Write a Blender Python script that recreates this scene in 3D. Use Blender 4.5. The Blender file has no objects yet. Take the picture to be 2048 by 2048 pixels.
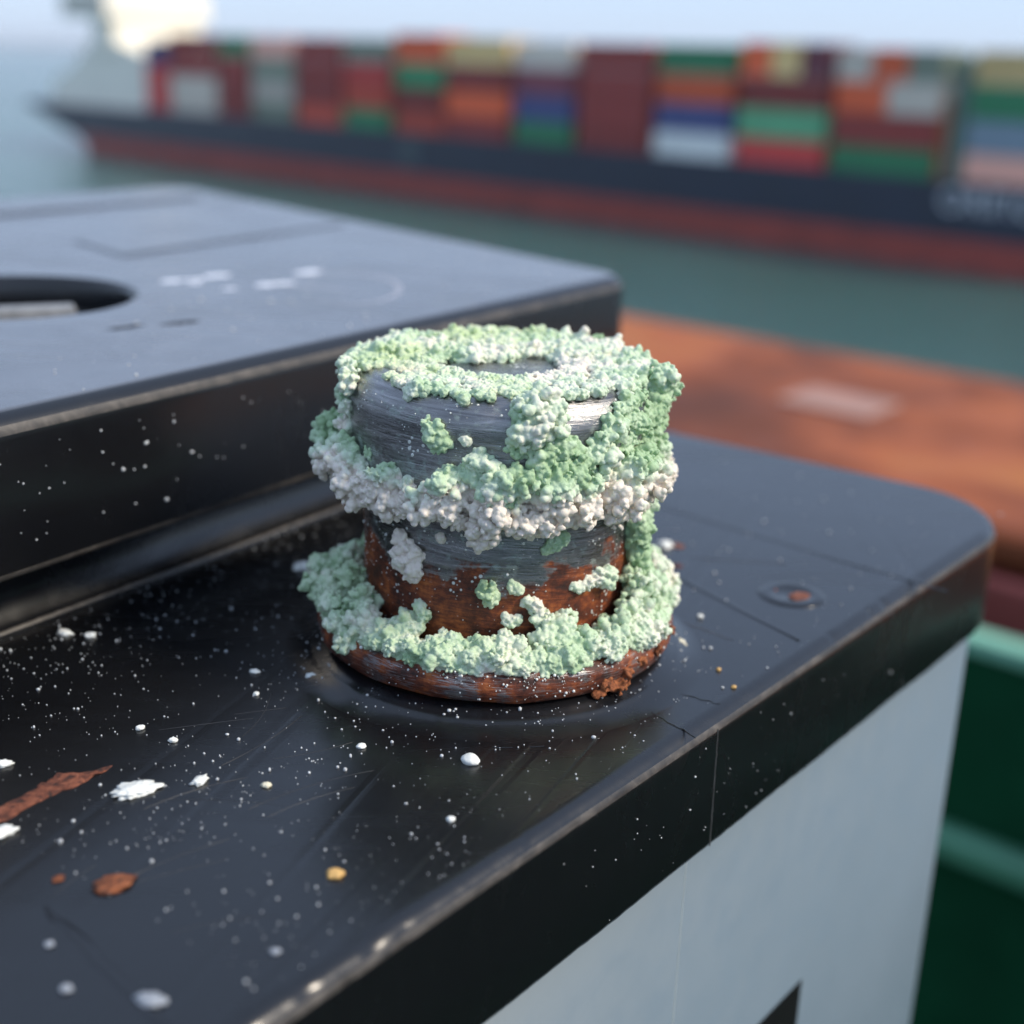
import bpy, bmesh, math, random
import numpy as np
from mathutils import Vector, Matrix, noise as mnoise

random.seed(7)
RNG = np.random.default_rng(11)
SC = bpy.context.scene
COL = SC.collection
MM = 0.001
R = math.radians

# ------------------------------------------------------------------ camera
cd = bpy.data.cameras.new("camera")
cam = bpy.data.objects.new("camera", cd)
COL.objects.link(cam)
PITCH, ROLL = 18.73, 1.84
_f = Vector((0, math.cos(R(PITCH)), -math.sin(R(PITCH))))
_r0 = Vector((1, 0, 0)); _u0 = _r0.cross(_f)
_r = _r0 * math.cos(R(ROLL)) + _u0 * math.sin(R(ROLL))
_u = -_r0 * math.sin(R(ROLL)) + _u0 * math.cos(R(ROLL))
M = Matrix((_r, _u, -_f)).transposed().to_4x4()
M.translation = Vector((1.18, -108.5, 49.0)) * MM
cam.matrix_world = M
cd.sensor_width = 36; cd.lens = 2670 / 2048 * 36
cd.clip_start = 0.005; cd.clip_end = 60000
cd.dof.use_dof = True
cd.dof.focus_distance = 0.1012
cd.dof.aperture_fstop = cd.lens / 2.1
SC.camera = cam

# ------------------------------------------------------------------ light
SUN_AZ, SUN_EL = 106, 42          # azimuth from +Y towards +X
w = bpy.data.worlds.new("World"); SC.world = w; w.use_nodes = True
nt = w.node_tree
sky = nt.nodes.new("ShaderNodeTexSky"); sky.sky_type = 'NISHITA'; sky.sun_disc = False
sky.sun_elevation = R(SUN_EL); sky.sun_rotation = R(SUN_AZ)
sky.air_density = 1.0; sky.dust_density = 0.6; sky.ozone_density = 2.0
bg = nt.nodes["Background"]; bg.inputs[1].default_value = 0.055
_mx = nt.nodes.new("ShaderNodeMix"); _mx.data_type = 'RGBA'; _mx.blend_type = 'ADD'; _mx.inputs[0].default_value = 1
_mx.inputs[7].default_value = (3.2, 4.05, 5.6, 1)      # thin bright overcast in front of the clear sky
_sc = nt.nodes.new("ShaderNodeMix"); _sc.data_type = 'RGBA'; _sc.blend_type = 'MULTIPLY'; _sc.inputs[0].default_value = 1
_sc.inputs[7].default_value = (.28, .30, .34, 1)
nt.links.new(sky.outputs[0], _sc.inputs[6]); nt.links.new(_sc.outputs[2], _mx.inputs[6]); nt.links.new(_mx.outputs[2], bg.inputs[0])
sl = bpy.data.lights.new("sun", 'SUN'); so = bpy.data.objects.new("sun", sl); COL.objects.link(so)
sl.energy = 1.6; sl.angle = R(14); sl.color = (1.0, 0.88, 0.72)
_d = Vector((math.sin(R(SUN_AZ)) * math.cos(R(SUN_EL)), math.cos(R(SUN_AZ)) * math.cos(R(SUN_EL)), math.sin(R(SUN_EL))))
so.rotation_euler = _d.to_track_quat('Z', 'Y').to_euler()
SC.view_settings.view_transform = 'Standard'; SC.view_settings.look = 'None'
SC.view_settings.exposure = 1.4; SC.view_settings.gamma = 1.0
SC.cycles.max_bounces = 8

# ------------------------------------------------------------------ material helpers
def lin(r, g, b):
    f = lambda c: (c / 255 / 12.92) if c / 255 <= 0.04045 else ((c / 255 + 0.055) / 1.055) ** 2.4
    return (f(r), f(g), f(b), 1)

class NT:
    def __init__(s, name, base=(.5, .5, .5, 1), rough=.5, metal=0.0, spec=.5):
        s.m = bpy.data.materials.new(name); s.m.use_nodes = True
        s.t = s.m.node_tree; s.b = s.t.nodes["Principled BSDF"]
        s.b.inputs["Base Color"].default_value = tuple(base)[:3] + (1,)
        s.b.inputs["Roughness"].default_value = rough
        s.b.inputs["Metallic"].default_value = metal
        s.b.inputs["Specular IOR Level"].default_value = spec
        s.co = None
    def n(s, t, **kw):
        x = s.t.nodes.new(t)
        for k, v in kw.items(): setattr(x, k, v)
        return x
    def l(s, a, b): s.t.links.new(a, b)
    def coord(s, scale=(1, 1, 1)):
        tc = s.n("ShaderNodeTexCoord"); mp = s.n("ShaderNodeMapping")
        mp.inputs["Scale"].default_value = scale
        s.l(tc.outputs["Object"], mp.inputs["Vector"]); return mp.outputs[0]
    def noise(s, vec, scale, detail=4, rough=.55, dist=0):
        x = s.n("ShaderNodeTexNoise"); x.inputs["Scale"].default_value = scale
        x.inputs["Detail"].default_value = detail; x.inputs["Roughness"].default_value = rough
        x.inputs["Distortion"].default_value = dist
        s.l(vec, x.inputs["Vector"]); return x.outputs["Fac"]
    def voro(s, vec, scale, feature='F1'):
        x = s.n("ShaderNodeTexVoronoi"); x.feature = feature; x.inputs["Scale"].default_value = scale
        s.l(vec, x.inputs["Vector"]); return x.outputs["Distance"]
    def ramp(s, fac, stops, interp='LINEAR'):
        x = s.n("ShaderNodeValToRGB"); e = x.color_ramp.elements; x.color_ramp.interpolation = interp
        while len(e) < len(stops): e.new(.5)
        for q, (p, c) in zip(e, stops):
            q.position = p; q.color = c if hasattr(c, '__len__') else (c, c, c, 1)
        s.l(fac, x.inputs[0]); return x.outputs[0]
    def mix(s, fac, a, b, mode='MIX'):
        x = s.n("ShaderNodeMix"); x.data_type = 'RGBA'; x.blend_type = mode
        for v, i in ((fac, 0), (a, 6), (b, 7)):
            if hasattr(v, 'node'): s.l(v, x.inputs[i])
            else: x.inputs[i].default_value = v
        return x.outputs[2]
    def math(s, op, a, b=0.0, c=None):
        x = s.n("ShaderNodeMath"); x.operation = op
        for i, v in enumerate((a, b) if c is None else (a, b, c)):
            if hasattr(v, 'node'): s.l(v, x.inputs[i])
            else: x.inputs[i].default_value = v
        return x.outputs[0]
    def sep(s, vec):
        x = s.n("ShaderNodeSeparateXYZ"); s.l(vec, x.inputs[0]); return x.outputs
    def comb(s, x_, y_, z_):
        x = s.n("ShaderNodeCombineXYZ")
        for i, v in enumerate((x_, y_, z_)):
            if hasattr(v, 'node'): s.l(v, x.inputs[i])
            else: x.inputs[i].default_value = v
        return x.outputs[0]
    def col(s, o): s.l(o, s.b.inputs["Base Color"])
    def rough(s, o): s.l(o, s.b.inputs["Roughness"])
    def metal(s, o): s.l(o, s.b.inputs["Metallic"])
    def bump(s, h, strength=.3, dist=.001):
        x = s.n("ShaderNodeBump"); x.inputs["Strength"].default_value = strength
        x.inputs["Distance"].default_value = dist
        s.l(h, x.inputs["Height"]); s.l(x.outputs[0], s.b.inputs["Normal"])

def mat_black_plastic(name="black_plastic", dust=.010, film=(.0055, .006, .0075, 1)):
    """glossy black moulding; a dust tone on faces that look straight up also carries painted sky sheen"""
    k = NT(name, film, .22, 0, .65)
    v = k.coord((1000, 1000, 1000))
    big = k.noise(v, .035, 5, .6, .6); fine = k.noise(v, 3.0, 3, .6)
    sm = k.noise(k.coord((300, 1500, 800)), .12, 6, .65, 1.5)
    k.rough(k.ramp(k.mix(.5, big, sm), [(.3, .19), (.5, .25), (.7, .36)]))
    g = k.n("ShaderNodeNewGeometry")
    up = k.ramp(k.sep(g.outputs["Normal"])[2], [(.93, 0), (.995, 1)])
    wear = k.ramp(k.noise(v, .11, 7, .68, 1.0), [(.30, .65), (.70, 1)])
    k.col(k.mix(k.math('MULTIPLY', up, wear), film, (dust, dust * 1.08, dust * 1.25, 1)))
    h = k.math('ADD', k.math('MULTIPLY', fine, .25), k.noise(v, .35, 3, .5))
    k.bump(h, .07, .0002)
    return k.m

def mat_case():
    k = NT("grey_case_plastic", (.40, .46, .50), .42)
    v = k.coord((1000, 1000, 1000))
    n = k.noise(v, .05, 6, .65)
    k.col(k.ramp(n, [(.3, (.100, .142, .172, 1)), (.7, (.112, .155, .186, 1))]))
    k.rough(k.ramp(k.noise(v, .3, 4), [(.3, .36), (.7, .5)]))
    k.bump(k.noise(v, 1.6, 3), .08, .0001)
    return k.m

def mat_post(name="terminal_lead", rust_z=11.0, rust_all=0.0):
    k = NT(name, (.3, .3, .3), .4, 1)
    v = k.coord((1000, 1000, 1000)); s = k.sep(v)
    r = k.math('SQRT', k.math('ADD', k.math('MULTIPLY', s[0], s[0]), k.math('MULTIPLY', s[1], s[1])))
    a = k.math('ARCTAN2', s[0], k.math('MULTIPLY', s[1], -1))
    # streaks that run round the post
    az = k.math('ADD', s[2], k.math('MULTIPLY', k.math('SINE', k.math('MULTIPLY', a, 1.7)), .5))
    sv = k.comb(k.math('MULTIPLY', a, 1.6), k.math('MULTIPLY', az, 1.5), k.math('MULTIPLY', r, 1.1))
    streak = k.noise(sv, 1.0, 11, .66, .9)
    sv2 = k.comb(k.math('MULTIPLY', a, 9), k.math('MULTIPLY', az, 9), k.math('MULTIPLY', r, 5))
    streak2 = k.noise(sv2, 1.0, 5, .7, .2)
    blot = k.noise(v, .28, 6, .62, .4)
    lead = k.ramp(streak, [(.28, (.13, .128, .128, 1)), (.52, (.26, .256, .256, 1)), (.75, (.46, .45, .45, 1))])
    # pale oxide bloom
    near = k.ramp(k.math('ABSOLUTE', k.math('SUBTRACT', s[2], 18.0)), [(.0, .16), (.99, .16)]) if False else k.math('MULTIPLY', k.math('MAXIMUM', k.math('SUBTRACT', 1.0, k.math('DIVIDE', k.math('ABSOLUTE', k.math('SUBTRACT', s[2], 17.6)), 3.4)), 0.0), .16)
    ox = k.ramp(k.math('ADD', k.noise(v, .75, 8, .72), near), [(.54, 0), (.64, 1)])
    lead = k.mix(k.math('MULTIPLY', ox, .65), lead, (.30, .37, .33, 1))
    # rust where the post is wet, low down
    edge = k.math('ADD', k.math('MULTIPLY', k.math('SUBTRACT', blot, .5), 12), k.math('MULTIPLY', k.math('SUBTRACT', streak, .5), 5))
    lv = k.math('SUBTRACT', k.math('ADD', rust_z, k.math('MULTIPLY', k.math('MULTIPLY', a, a), .9)), k.math('ADD', s[2], edge))
    rm = k.ramp(lv, [(.0, 0), (1.0, 1)])
    if rust_all: rm = k.ramp(k.math('ADD', streak2, k.math('MULTIPLY', k.math('SUBTRACT', blot, .5), .9)), [(.30, 1), (.53, 1), (.60, .15)])
    rustc = k.ramp(k.mix(.55, k.mix(.55, streak, streak2), k.noise(v, .45, 8, .75)), [(.36, (.010, .005, .004, 1)), (.44, (.045, .011, .005, 1)), (.51, (.14, .030, .009, 1)), (.58, (.34, .090, .020, 1)), (.68, (.46, .20, .06, 1))])
    c = k.mix(rm, lead, rustc)
    # white salt specks
    sp = k.ramp(k.math('ADD', k.voro(v, 2.1), k.math('MULTIPLY', k.math('SUBTRACT', k.noise(v, .35, 3), .56), -1.3)), [(.10, 1), (.16, 0)])
    c = k.mix(sp, c, (.62, .64, .60, 1))
    k.col(c)
    inv = k.math('SUBTRACT', 1.0, k.math('MAXIMUM', rm, sp))
    k.metal(k.math('MULTIPLY', inv, k.math('SUBTRACT', .95, k.math('MULTIPLY', ox, .6))))
    k.rough(k.mix(rm, k.ramp(streak2, [(.3, .20), (.7, .40)]), (.62, .62, .62, 1)))
    h = k.math('ADD', k.math('ADD', k.math('MULTIPLY', streak, 1.2), k.math('MULTIPLY', streak2, .8)), k.math('MULTIPLY', sp, .6))
    k.bump(h, .5, .0001)
    return k.m

def mat_crust(name, z_white=None, z_soft=3.0, bias=0.0, yellow=.0):
    """mint green to chalk white salt; z_white: the height (mm) under which it turns white"""
    k = NT(name, (.5, .65, .5), .62, 0, .35)
    v = k.coord((1000, 1000, 1000)); s = k.sep(v)
    n = k.noise(v, .22, 4, .6, .3); n2 = k.noise(v, .9, 4, .6)
    f = k.math('ADD', k.math('MULTIPLY', k.math('SUBTRACT', n, .5), 2.6), .5 + bias)
    if z_white is not None:
        f = k.math('ADD', f, k.math('DIVIDE', k.math('SUBTRACT', z_white, s[2]), z_soft))
    f = k.math('ADD', f, k.math('MULTIPLY', k.math('SUBTRACT', n2, .5), .7))
    c = k.ramp(f, [(0.0, (.33, .47, .28, 1)), (.35, (.47, .60, .42, 1)), (.7, (.63, .69, .55, 1)), (1.0, (.76, .69, .60, 1))])
    if yellow:
        yb = k.ramp(k.noise(v, .16, 3, .5), [(.45, 0), (.65, yellow)])
        c = k.mix(yb, c, (.50, .58, .26, 1))
    k.col(c)
    b = k.b
    b.inputs["Subsurface Weight"].default_value = .25
    b.inputs["Subsurface Radius"].default_value = (.8, 1.0, .7)
    b.inputs["Subsurface Scale"].default_value = .0005
    k.rough(k.ramp(n2, [(.3, .45), (.7, .75)]))
    k.bump(k.noise(v, 7.0, 4, .65), .45, .00012)
    return k.m

def mat_plain(name, c, rough=.5, var=.15, sc=1.0, bump=0.0, metal=0, spec=.5):
    k = NT(name, c, rough, metal, spec)
    v = k.coord((sc, sc, sc)); n = k.noise(v, 1.0, 6, .65, .3)
    k.col(k.ramp(n, [(.3, tuple(x * (1 - var) for x in c[:3]) + (1,)), (.7, tuple(min(1, x * (1 + var)) for x in c[:3]) + (1,))]))
    k.rough(k.ramp(k.noise(v, 2.3, 4), [(.3, max(.05, rough - .08)), (.7, min(1, rough + .08))]))
    if bump: k.bump(k.noise(v, 5, 5), .5, bump)
    return k.m

def mat_rust(name, dark=1.0):
    k = NT(name, (.3, .1, .03), .75)
    v = k.coord((1000, 1000, 1000))
    n = k.noise(v, 1.3, 8, .74, .4)
    k.col(k.ramp(n, [(.36, (.015, .010, .009, 1)), (.43, (.10 * dark, .03 * dark, .012, 1)), (.54, (.30 * dark, .09 * dark, .03, 1)), (.7, (.48 * dark, .19 * dark, .075, 1))]))
    k.bump(n, .8, .0004)
    return k.m

BLACK = mat_black_plastic('black_plastic', .005); COVER = mat_black_plastic('dusty_sheen_black_plastic', .125); CASE = mat_case()  # cover's pale top: dust plus sky reflection painted into the colour
def mat_worn_highlight():  # scuffed edge tone; its tan also paints the edge highlight into the colour
    k = NT("worn_edge_highlight", (.05, .045, .04), .42)
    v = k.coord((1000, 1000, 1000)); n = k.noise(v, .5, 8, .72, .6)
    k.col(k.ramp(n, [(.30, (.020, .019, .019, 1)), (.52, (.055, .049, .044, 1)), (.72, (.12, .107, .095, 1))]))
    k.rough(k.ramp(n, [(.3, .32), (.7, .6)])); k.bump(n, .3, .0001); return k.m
WORN_HIGHLIGHT = mat_worn_highlight()
POST = mat_post("terminal_lead"); FLANGE = mat_post("terminal_flange_rust", 11, 1)
C_TOP = mat_crust("crust_top", bias=.0, yellow=.42)
C_TOPW = mat_crust("crust_top_pale", bias=.16)
C_COL = mat_crust("crust_collar", z_white=18.6, z_soft=2.6, bias=.12)
C_GREEN = mat_crust("crust_green", bias=-.28)
C_WHITE = mat_crust("crust_white", bias=.75)
C_MIX = mat_crust("crust_mixed", bias=.15)
C_BASE = mat_crust("crust_base", bias=-.02, yellow=.12)
RUST = mat_rust("rust", .7); RUST_O = mat_rust("rust_orange", 1.1)
GREYF = mat_plain('grey_salt_grain', (.30, .33, .37), .7, .2, 900, .0002)
FLAKE = mat_plain("salt_flake", (.74, .76, .72), .7, .1, 900, .0002)

# ------------------------------------------------------------------ mesh helpers
def tag(o, label=None, cat=None, group=None, kind=None):
    if label: o["label"] = label
    if cat: o["category"] = cat
    if group: o["group"] = group
    if kind: o["kind"] = kind
    return o

def empty(name, loc=(0, 0, 0), rz=0, parent=None):
    o = bpy.data.objects.new(name, None); COL.objects.link(o)
    o.location = loc; o.rotation_euler = (0, 0, rz); o.empty_display_size = .01
    if parent: o.parent = parent
    return o

def link(name, me, mat, parent=None):
    o = bpy.data.objects.new(name, me); COL.objects.link(o)
    if mat is not None and not len(me.materials): me.materials.append(mat)
    if parent: o.parent = parent
    return o

def from_bm(name, bm, mat, parent=None, smooth=True, scale=MM):
    if scale != 1: bmesh.ops.scale(bm, vec=(scale,) * 3, verts=bm.verts)
    me = bpy.data.meshes.new(name); bm.to_mesh(me); bm.free()
    if smooth: me.polygons.foreach_set("use_smooth", [True] * len(me.polygons))
    return link(name, me, mat, parent)

def mesh_np(name, V, F):
    """V (n,3) float, F (m,k) int"""
    me = bpy.data.meshes.new(name); k = F.shape[1]
    me.vertices.add(len(V)); me.vertices.foreach_set("co", np.ascontiguousarray(V, dtype=np.float32).ravel())
    me.loops.add(F.size); me.loops.foreach_set("vertex_index", np.ascontiguousarray(F, dtype=np.int32).ravel())
    me.polygons.add(len(F)); me.polygons.foreach_set("loop_start", np.arange(0, F.size, k, dtype=np.int32))
    me.update(); me.validate(); return me

def ico(sub):
    bm = bmesh.new(); bmesh.ops.create_icosphere(bm, subdivisions=sub, radius=1)
    V = np.array([v.co[:] for v in bm.verts]); F = np.array([[v.index for v in f.verts] for f in bm.faces]); bm.free()
    return V, F
ICO1, ICO2 = ico(1), ico(2)

def spheres(C, Rr, sub=ICO1, scale3=None):
    V0, F0 = sub; n = len(C)
    S = (Rr[:, None] if scale3 is None else Rr[:, None] * scale3)
    V = (V0[None] * S[:, None, :] + C[:, None, :]).reshape(-1, 3)
    F = (F0[None] + (np.arange(n) * len(V0))[:, None, None]).reshape(-1, 3)
    return V, F

def unit(x): return x / np.linalg.norm(x, axis=-1, keepdims=True)

def fib(n):
    k = np.arange(n) + .5; ph = np.arccos(1 - 2 * k / n); t = math.pi * (1 + 5 ** .5) * k
    return np.stack([np.cos(t) * np.sin(ph), np.sin(t) * np.sin(ph), np.cos(ph)], -1)
def grow(C, N, Rr, n2=20, n3=5):
    """lumps -> clusters of round grains -> finer grains; returns centres and radii (mm)"""
    C = np.asarray(C, float); N = unit(np.asarray(N, float)); Rr = np.asarray(Rr, float)
    n2 = int(n2 * 1.15); n3 = max(3, n3 - 2); m = len(C)
    out_c, out_r = [C], [Rr * .66]
    Q = np.linalg.qr(RNG.normal(size=(m, 3, 3)))[0]
    D = np.einsum('ij,mkj->mik', fib(n2), Q)
    D = unit(D + RNG.normal(size=D.shape) * .16)
    r2 = np.clip(Rr[:, None] * np.exp(RNG.normal(-1.26, .36, (m, n2))), .14, .5)
    c2 = C[:, None, :] + D * (Rr[:, None] * RNG.uniform(.74, 1.06, (m, n2)))[..., None]
    c2 = c2.reshape(-1, 3); r2 = r2.ravel(); D2 = D.reshape(-1, 3)
    out_c.append(c2); out_r.append(r2)
    D3 = unit(RNG.normal(size=(len(c2), n3, 3)) + D2[:, None, :] * .9)
    r3 = np.maximum(r2[:, None] * RNG.uniform(.42, .66, (len(c2), n3)), .13)
    c3 = c2[:, None, :] + D3 * (r2[:, None] * RNG.uniform(.75, 1.0, (len(c2), n3)))[..., None]
    out_c.append(c3.reshape(-1, 3)); out_r.append(r3.ravel())
    return np.concatenate(out_c), np.concatenate(out_r)

def fuse(name, C, Rr, mat, parent, voxel=.07):
    b = Rr > .26
    V, F = spheres(C[b], Rr[b], ICO2); V1, F1 = spheres(C[~b], Rr[~b], ICO1)
    V, F = np.concatenate([V, V1]), np.concatenate([F, F1 + len(V)])
    me = mesh_np(name + "_raw", V, F)
    o = bpy.data.objects.new(name, me); COL.objects.link(o)
    m = o.modifiers.new("fuse", 'REMESH'); m.mode = 'VOXEL'; m.voxel_size = voxel; m.use_smooth_shade = True
    sm = o.modifiers.new("soft", 'SMOOTH'); sm.factor = .15; sm.iterations = 1
    dg = bpy.context.evaluated_depsgraph_get()
    fin = bpy.data.meshes.new_from_object(o.evaluated_get(dg), depsgraph=dg)
    fin.name = name
    bpy.data.objects.remove(o); bpy.data.meshes.remove(me)
    fin.transform(Matrix.Scale(MM, 4))
    fin.polygons.foreach_set("use_smooth", [True] * len(fin.polygons))
    return link(name, fin, mat, parent)

def offset_poly(P, d):
    n = len(P); out = []
    for i in range(n):
        a, b, c = (Vector(P[(i - 1) % n]), Vector(P[i]), Vector(P[(i + 1) % n]))
        e1 = (b - a).normalized(); e2 = (c - b).normalized()
        n1 = Vector((-e1.y, e1.x)); n2 = Vector((-e2.y, e2.x))
        p1 = b + n1 * d; p2 = b + n2 * d
        cr = e1.x * e2.y - e1.y * e2.x
        if abs(cr) < 1e-6: out.append(p1); continue
        t = ((p2 - p1).x * e2.y - (p2 - p1).y * e2.x) / cr
        out.append(p1 + e1 * t)
    return out

def round_path(P, rad, nseg, narc=10):
    """CCW polygon -> rounded closed path with a fixed number of points"""
    n = len(P); out = []; arcs = []
    for i in range(n):
        a, b, c = Vector(P[(i - 1) % n]), Vector(P[i]), Vector(P[(i + 1) % n])
        e1 = (b - a).normalized(); e2 = (c - b).normalized()
        ang = e1.angle(e2); cr = e1.x * e2.y - e1.y * e2.x
        r = max(rad[i], .02); t = r * math.tan(ang / 2)
        s = b - e1 * t; nrm = Vector((-e1.y, e1.x)) * (1 if cr > 0 else -1)
        ctr = s + nrm * r; pts = []
        for k in range(narc + 1):
            th = ang * k / narc * (1 if cr > 0 else -1)
            v = s - ctr
            pts.append(ctr + Vector((v.x * math.cos(th) - v.y * math.sin(th), v.x * math.sin(th) + v.y * math.cos(th))))
        arcs.append(pts)
    for i in range(n):
        out += arcs[i]
        a, b = arcs[i][-1], arcs[(i + 1) % n][0]
        m = nseg[i]
        for k in range(1, m): out.append(a.lerp(b, k / m))
    return out

def sweep(P, rad, nseg, prof, narc=10, jitter=None, cap_bottom=False, cap_top=True, hole=None, worn_hl=()):
    bm = bmesh.new(); rings = []
    for j, (d, z) in enumerate(prof):
        path = round_path(offset_poly(P, d), [r - d for r in rad], nseg, narc)
        ring = []
        for i, p in enumerate(path):
            q = Vector((p.x, p.y, z))
            if jitter: q = jitter(q, j)
            ring.append(bm.verts.new(q))
        rings.append(ring)
    n = len(rings[0])
    for j, (a, b) in enumerate(zip(rings, rings[1:])):
        for i in range(n):
            f = bm.faces.new((a[i], a[(i + 1) % n], b[(i + 1) % n], b[i])); f.smooth = True
            if j in worn_hl: f.material_index = 1
    if cap_bottom: bm.faces.new(list(reversed(rings[0])))
    if cap_top and hole is None: bm.faces.new(rings[-1])
    if hole:
        ctr, hr, hz, z = hole; N = 64; loops = []
        for (rr, zz) in ((hr + .7, z), (hr + .25, z - .15), (hr, z - .7), (hr, hz)):
            loops.append([bm.verts.new((ctr[0] + rr * math.cos(t), ctr[1] + rr * math.sin(t), zz)) for t in np.linspace(0, 2 * math.pi, N, endpoint=False)])
        for a, b in zip(loops, loops[1:]):
            for i in range(N): bm.faces.new((a[i], b[i], b[(i + 1) % N], a[(i + 1) % N])).smooth = True
        bm.faces.new(loops[-1])
        bm.edges.ensure_lookup_table()
        E = []
        for L in (rings[-1], loops[0]):
            for i in range(len(L)):
                e = bm.edges.get((L[i], L[(i + 1) % len(L)])) or bm.edges.new((L[i], L[(i + 1) % len(L)]))
                E.append(e)
        g = bmesh.ops.triangle_fill(bm, edges=E, use_beauty=True)
        for f in g["geom"]:
            if isinstance(f, bmesh.types.BMFace):
                f.smooth = False
                if f.normal.z < 0: f.normal_flip()
    return bm

def bm_to(name, bm, mat, parent, scale=MM):
    bmesh.ops.scale(bm, vec=(scale,) * 3, verts=bm.verts)
    me = bpy.data.meshes.new(name); bm.to_mesh(me); bm.free()
    return link(name, me, mat, parent)

def lathe(prof, n=96, wob=None):
    bm = bmesh.new(); rings = []
    for (r, z) in prof:
        ring = []
        for i in range(n):
            t = 2 * math.pi * i / n
            rr, zz = (r, z) if wob is None else wob(r, z, t)
            ring.append(bm.verts.new((rr * math.cos(t), rr * math.sin(t), zz)))
        rings.append(ring)
    for a, b in zip(rings, rings[1:]):
        for i in range(n): bm.faces.new((a[i], a[(i + 1) % n], b[(i + 1) % n], b[i]))
    bm.faces.new(rings[-1]); bm.faces.new(list(reversed(rings[0])))
    bmesh.ops.recalc_face_normals(bm, faces=bm.faces)
    return bm

def box(bm, lo, hi, bev=0.0):
    g = bmesh.ops.create_cube(bm, size=1)["verts"]
    lo, hi = Vector(lo), Vector(hi)
    for v in g: v.co = Vector((lo[i] + (v.co[i] + .5) * (hi[i] - lo[i]) for i in range(3)))
    if bev:
        es = list({e for v in g for e in v.link_edges})
        bmesh.ops.bevel(bm, geom=es, offset=bev, segments=3, profile=.5, affect='EDGES')

def ribbon(name, pts, wd, z, th, mat, parent):
    """thin raised strip along pts on a level surface (mm)"""
    bm = bmesh.new(); P = [Vector(p) for p in pts]; prev = None
    for i, p in enumerate(P):
        t = (P[min(i + 1, len(P) - 1)] - P[max(i - 1, 0)]).normalized(); nn = Vector((-t.y, t.x))
        k = min(1, .25 + 3 * min(i, len(P) - 1 - i) / len(P)); ww = wd * k
        q = [bm.verts.new((p.x + nn.x * a * ww, p.y + nn.y * a * ww, z + b)) for a, b in ((-.5, -.02), (-.25, th), (.25, th), (.5, -.02))]
        if prev:
            for j in range(3): bm.faces.new((prev[j + 1], prev[j], q[j], q[j + 1]))
        prev = q
    return from_bm(name, bm, mat, parent)

def flake_bm(r, flat=.5, seed=0, elong=1.0, rot=0.0, rag=.35, sub=3):
    bm = bmesh.new(); bmesh.ops.create_icosphere(bm, subdivisions=sub, radius=1)
    o = Vector((seed * 7.3, seed * 3.1, seed * 1.7))
    for v in bm.verts:
        p = v.co.copy()
        k = 1 + rag * mnoise.noise(p * 1.3 + o) * .9 + rag * .8 * mnoise.noise(p * 3.4 + o) + rag * .4 * mnoise.noise(p * 8 + o)
        p = p * k * r; p.x *= elong; p.z *= flat
        v.co = (p.x * math.cos(rot) - p.y * math.sin(rot), p.x * math.sin(rot) + p.y * math.cos(rot), p.z + r * flat * .45)
    return bm

# ------------------------------------------------------------------ setting: sea, hills, deck
WATER_Z = -15.0
def mat_water():
    k = NT("sea_water", (.018, .062, .058), .16)
    k.b.inputs["IOR"].default_value = 1.33
    v = k.coord((1, 1, 1))
    k.col(k.ramp(k.noise(v, .012, 4, .5), [(.3, (.026, .090, .082, 1)), (.7, (.045, .115, .108, 1))]))
    h = k.math('ADD', k.noise(v, .35, 5, .6), k.math('MULTIPLY', k.noise(v, 1.7, 4, .6), .35))
    k.bump(h, .9, .5)
    return k.m
bm = bmesh.new(); bmesh.ops.create_grid(bm, x_segments=8, y_segments=8, size=25000)
sea = from_bm("sea", bm, mat_water(), scale=1); sea.location.z = WATER_Z
tag(sea, kind="structure")

def hills():
    bm = bmesh.new(); prev = None
    for i in range(90):
        a = R(-48 + i * .55); d = 5200
        h = 60 + 55 * mnoise.noise(Vector((i * .11, 2.2, 0))) + 22 * mnoise.noise(Vector((i * .5, 7, 0)))
        h = max(6, h * max(0, 1 - i / 70))
        q = [bm.verts.new((math.sin(a) * (d + k), math.cos(a) * (d + k), z)) for k, z in ((0, WATER_Z - 1), (150, WATER_Z + h * .6), (420, WATER_Z + h), (1200, WATER_Z - 1))]
        if prev:
            for j in range(3): bm.faces.new((prev[j], q[j], q[j + 1], prev[j + 1]))
        prev = q
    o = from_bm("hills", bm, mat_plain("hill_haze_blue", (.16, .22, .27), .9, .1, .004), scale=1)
    tag(o, kind="structure")
hills()

# deck frame: x runs along the ship's side (-40 deg), y outboard
DA = R(-40)
def deck_obj(name, bm, mat, parent=None):
    o = bm_to(name, bm, mat, parent, 1)
    if parent is None: o.rotation_euler = (0, 0, DA)
    return o
GREEN_D = mat_plain("green_deck_paint", (.005, .044, .018), .45, .3, 9, .001, spec=.1)
GREEN_L = mat_plain("green_rail_paint", (.075, .22, .13), .42, .2, 9, .001)
bm = bmesh.new(); box(bm, (-2.5, -1.0, -.85), (3.0, 1.60, -.80))
deck = deck_obj("deck", bm, GREEN_D); tag(deck, kind="structure")

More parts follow.
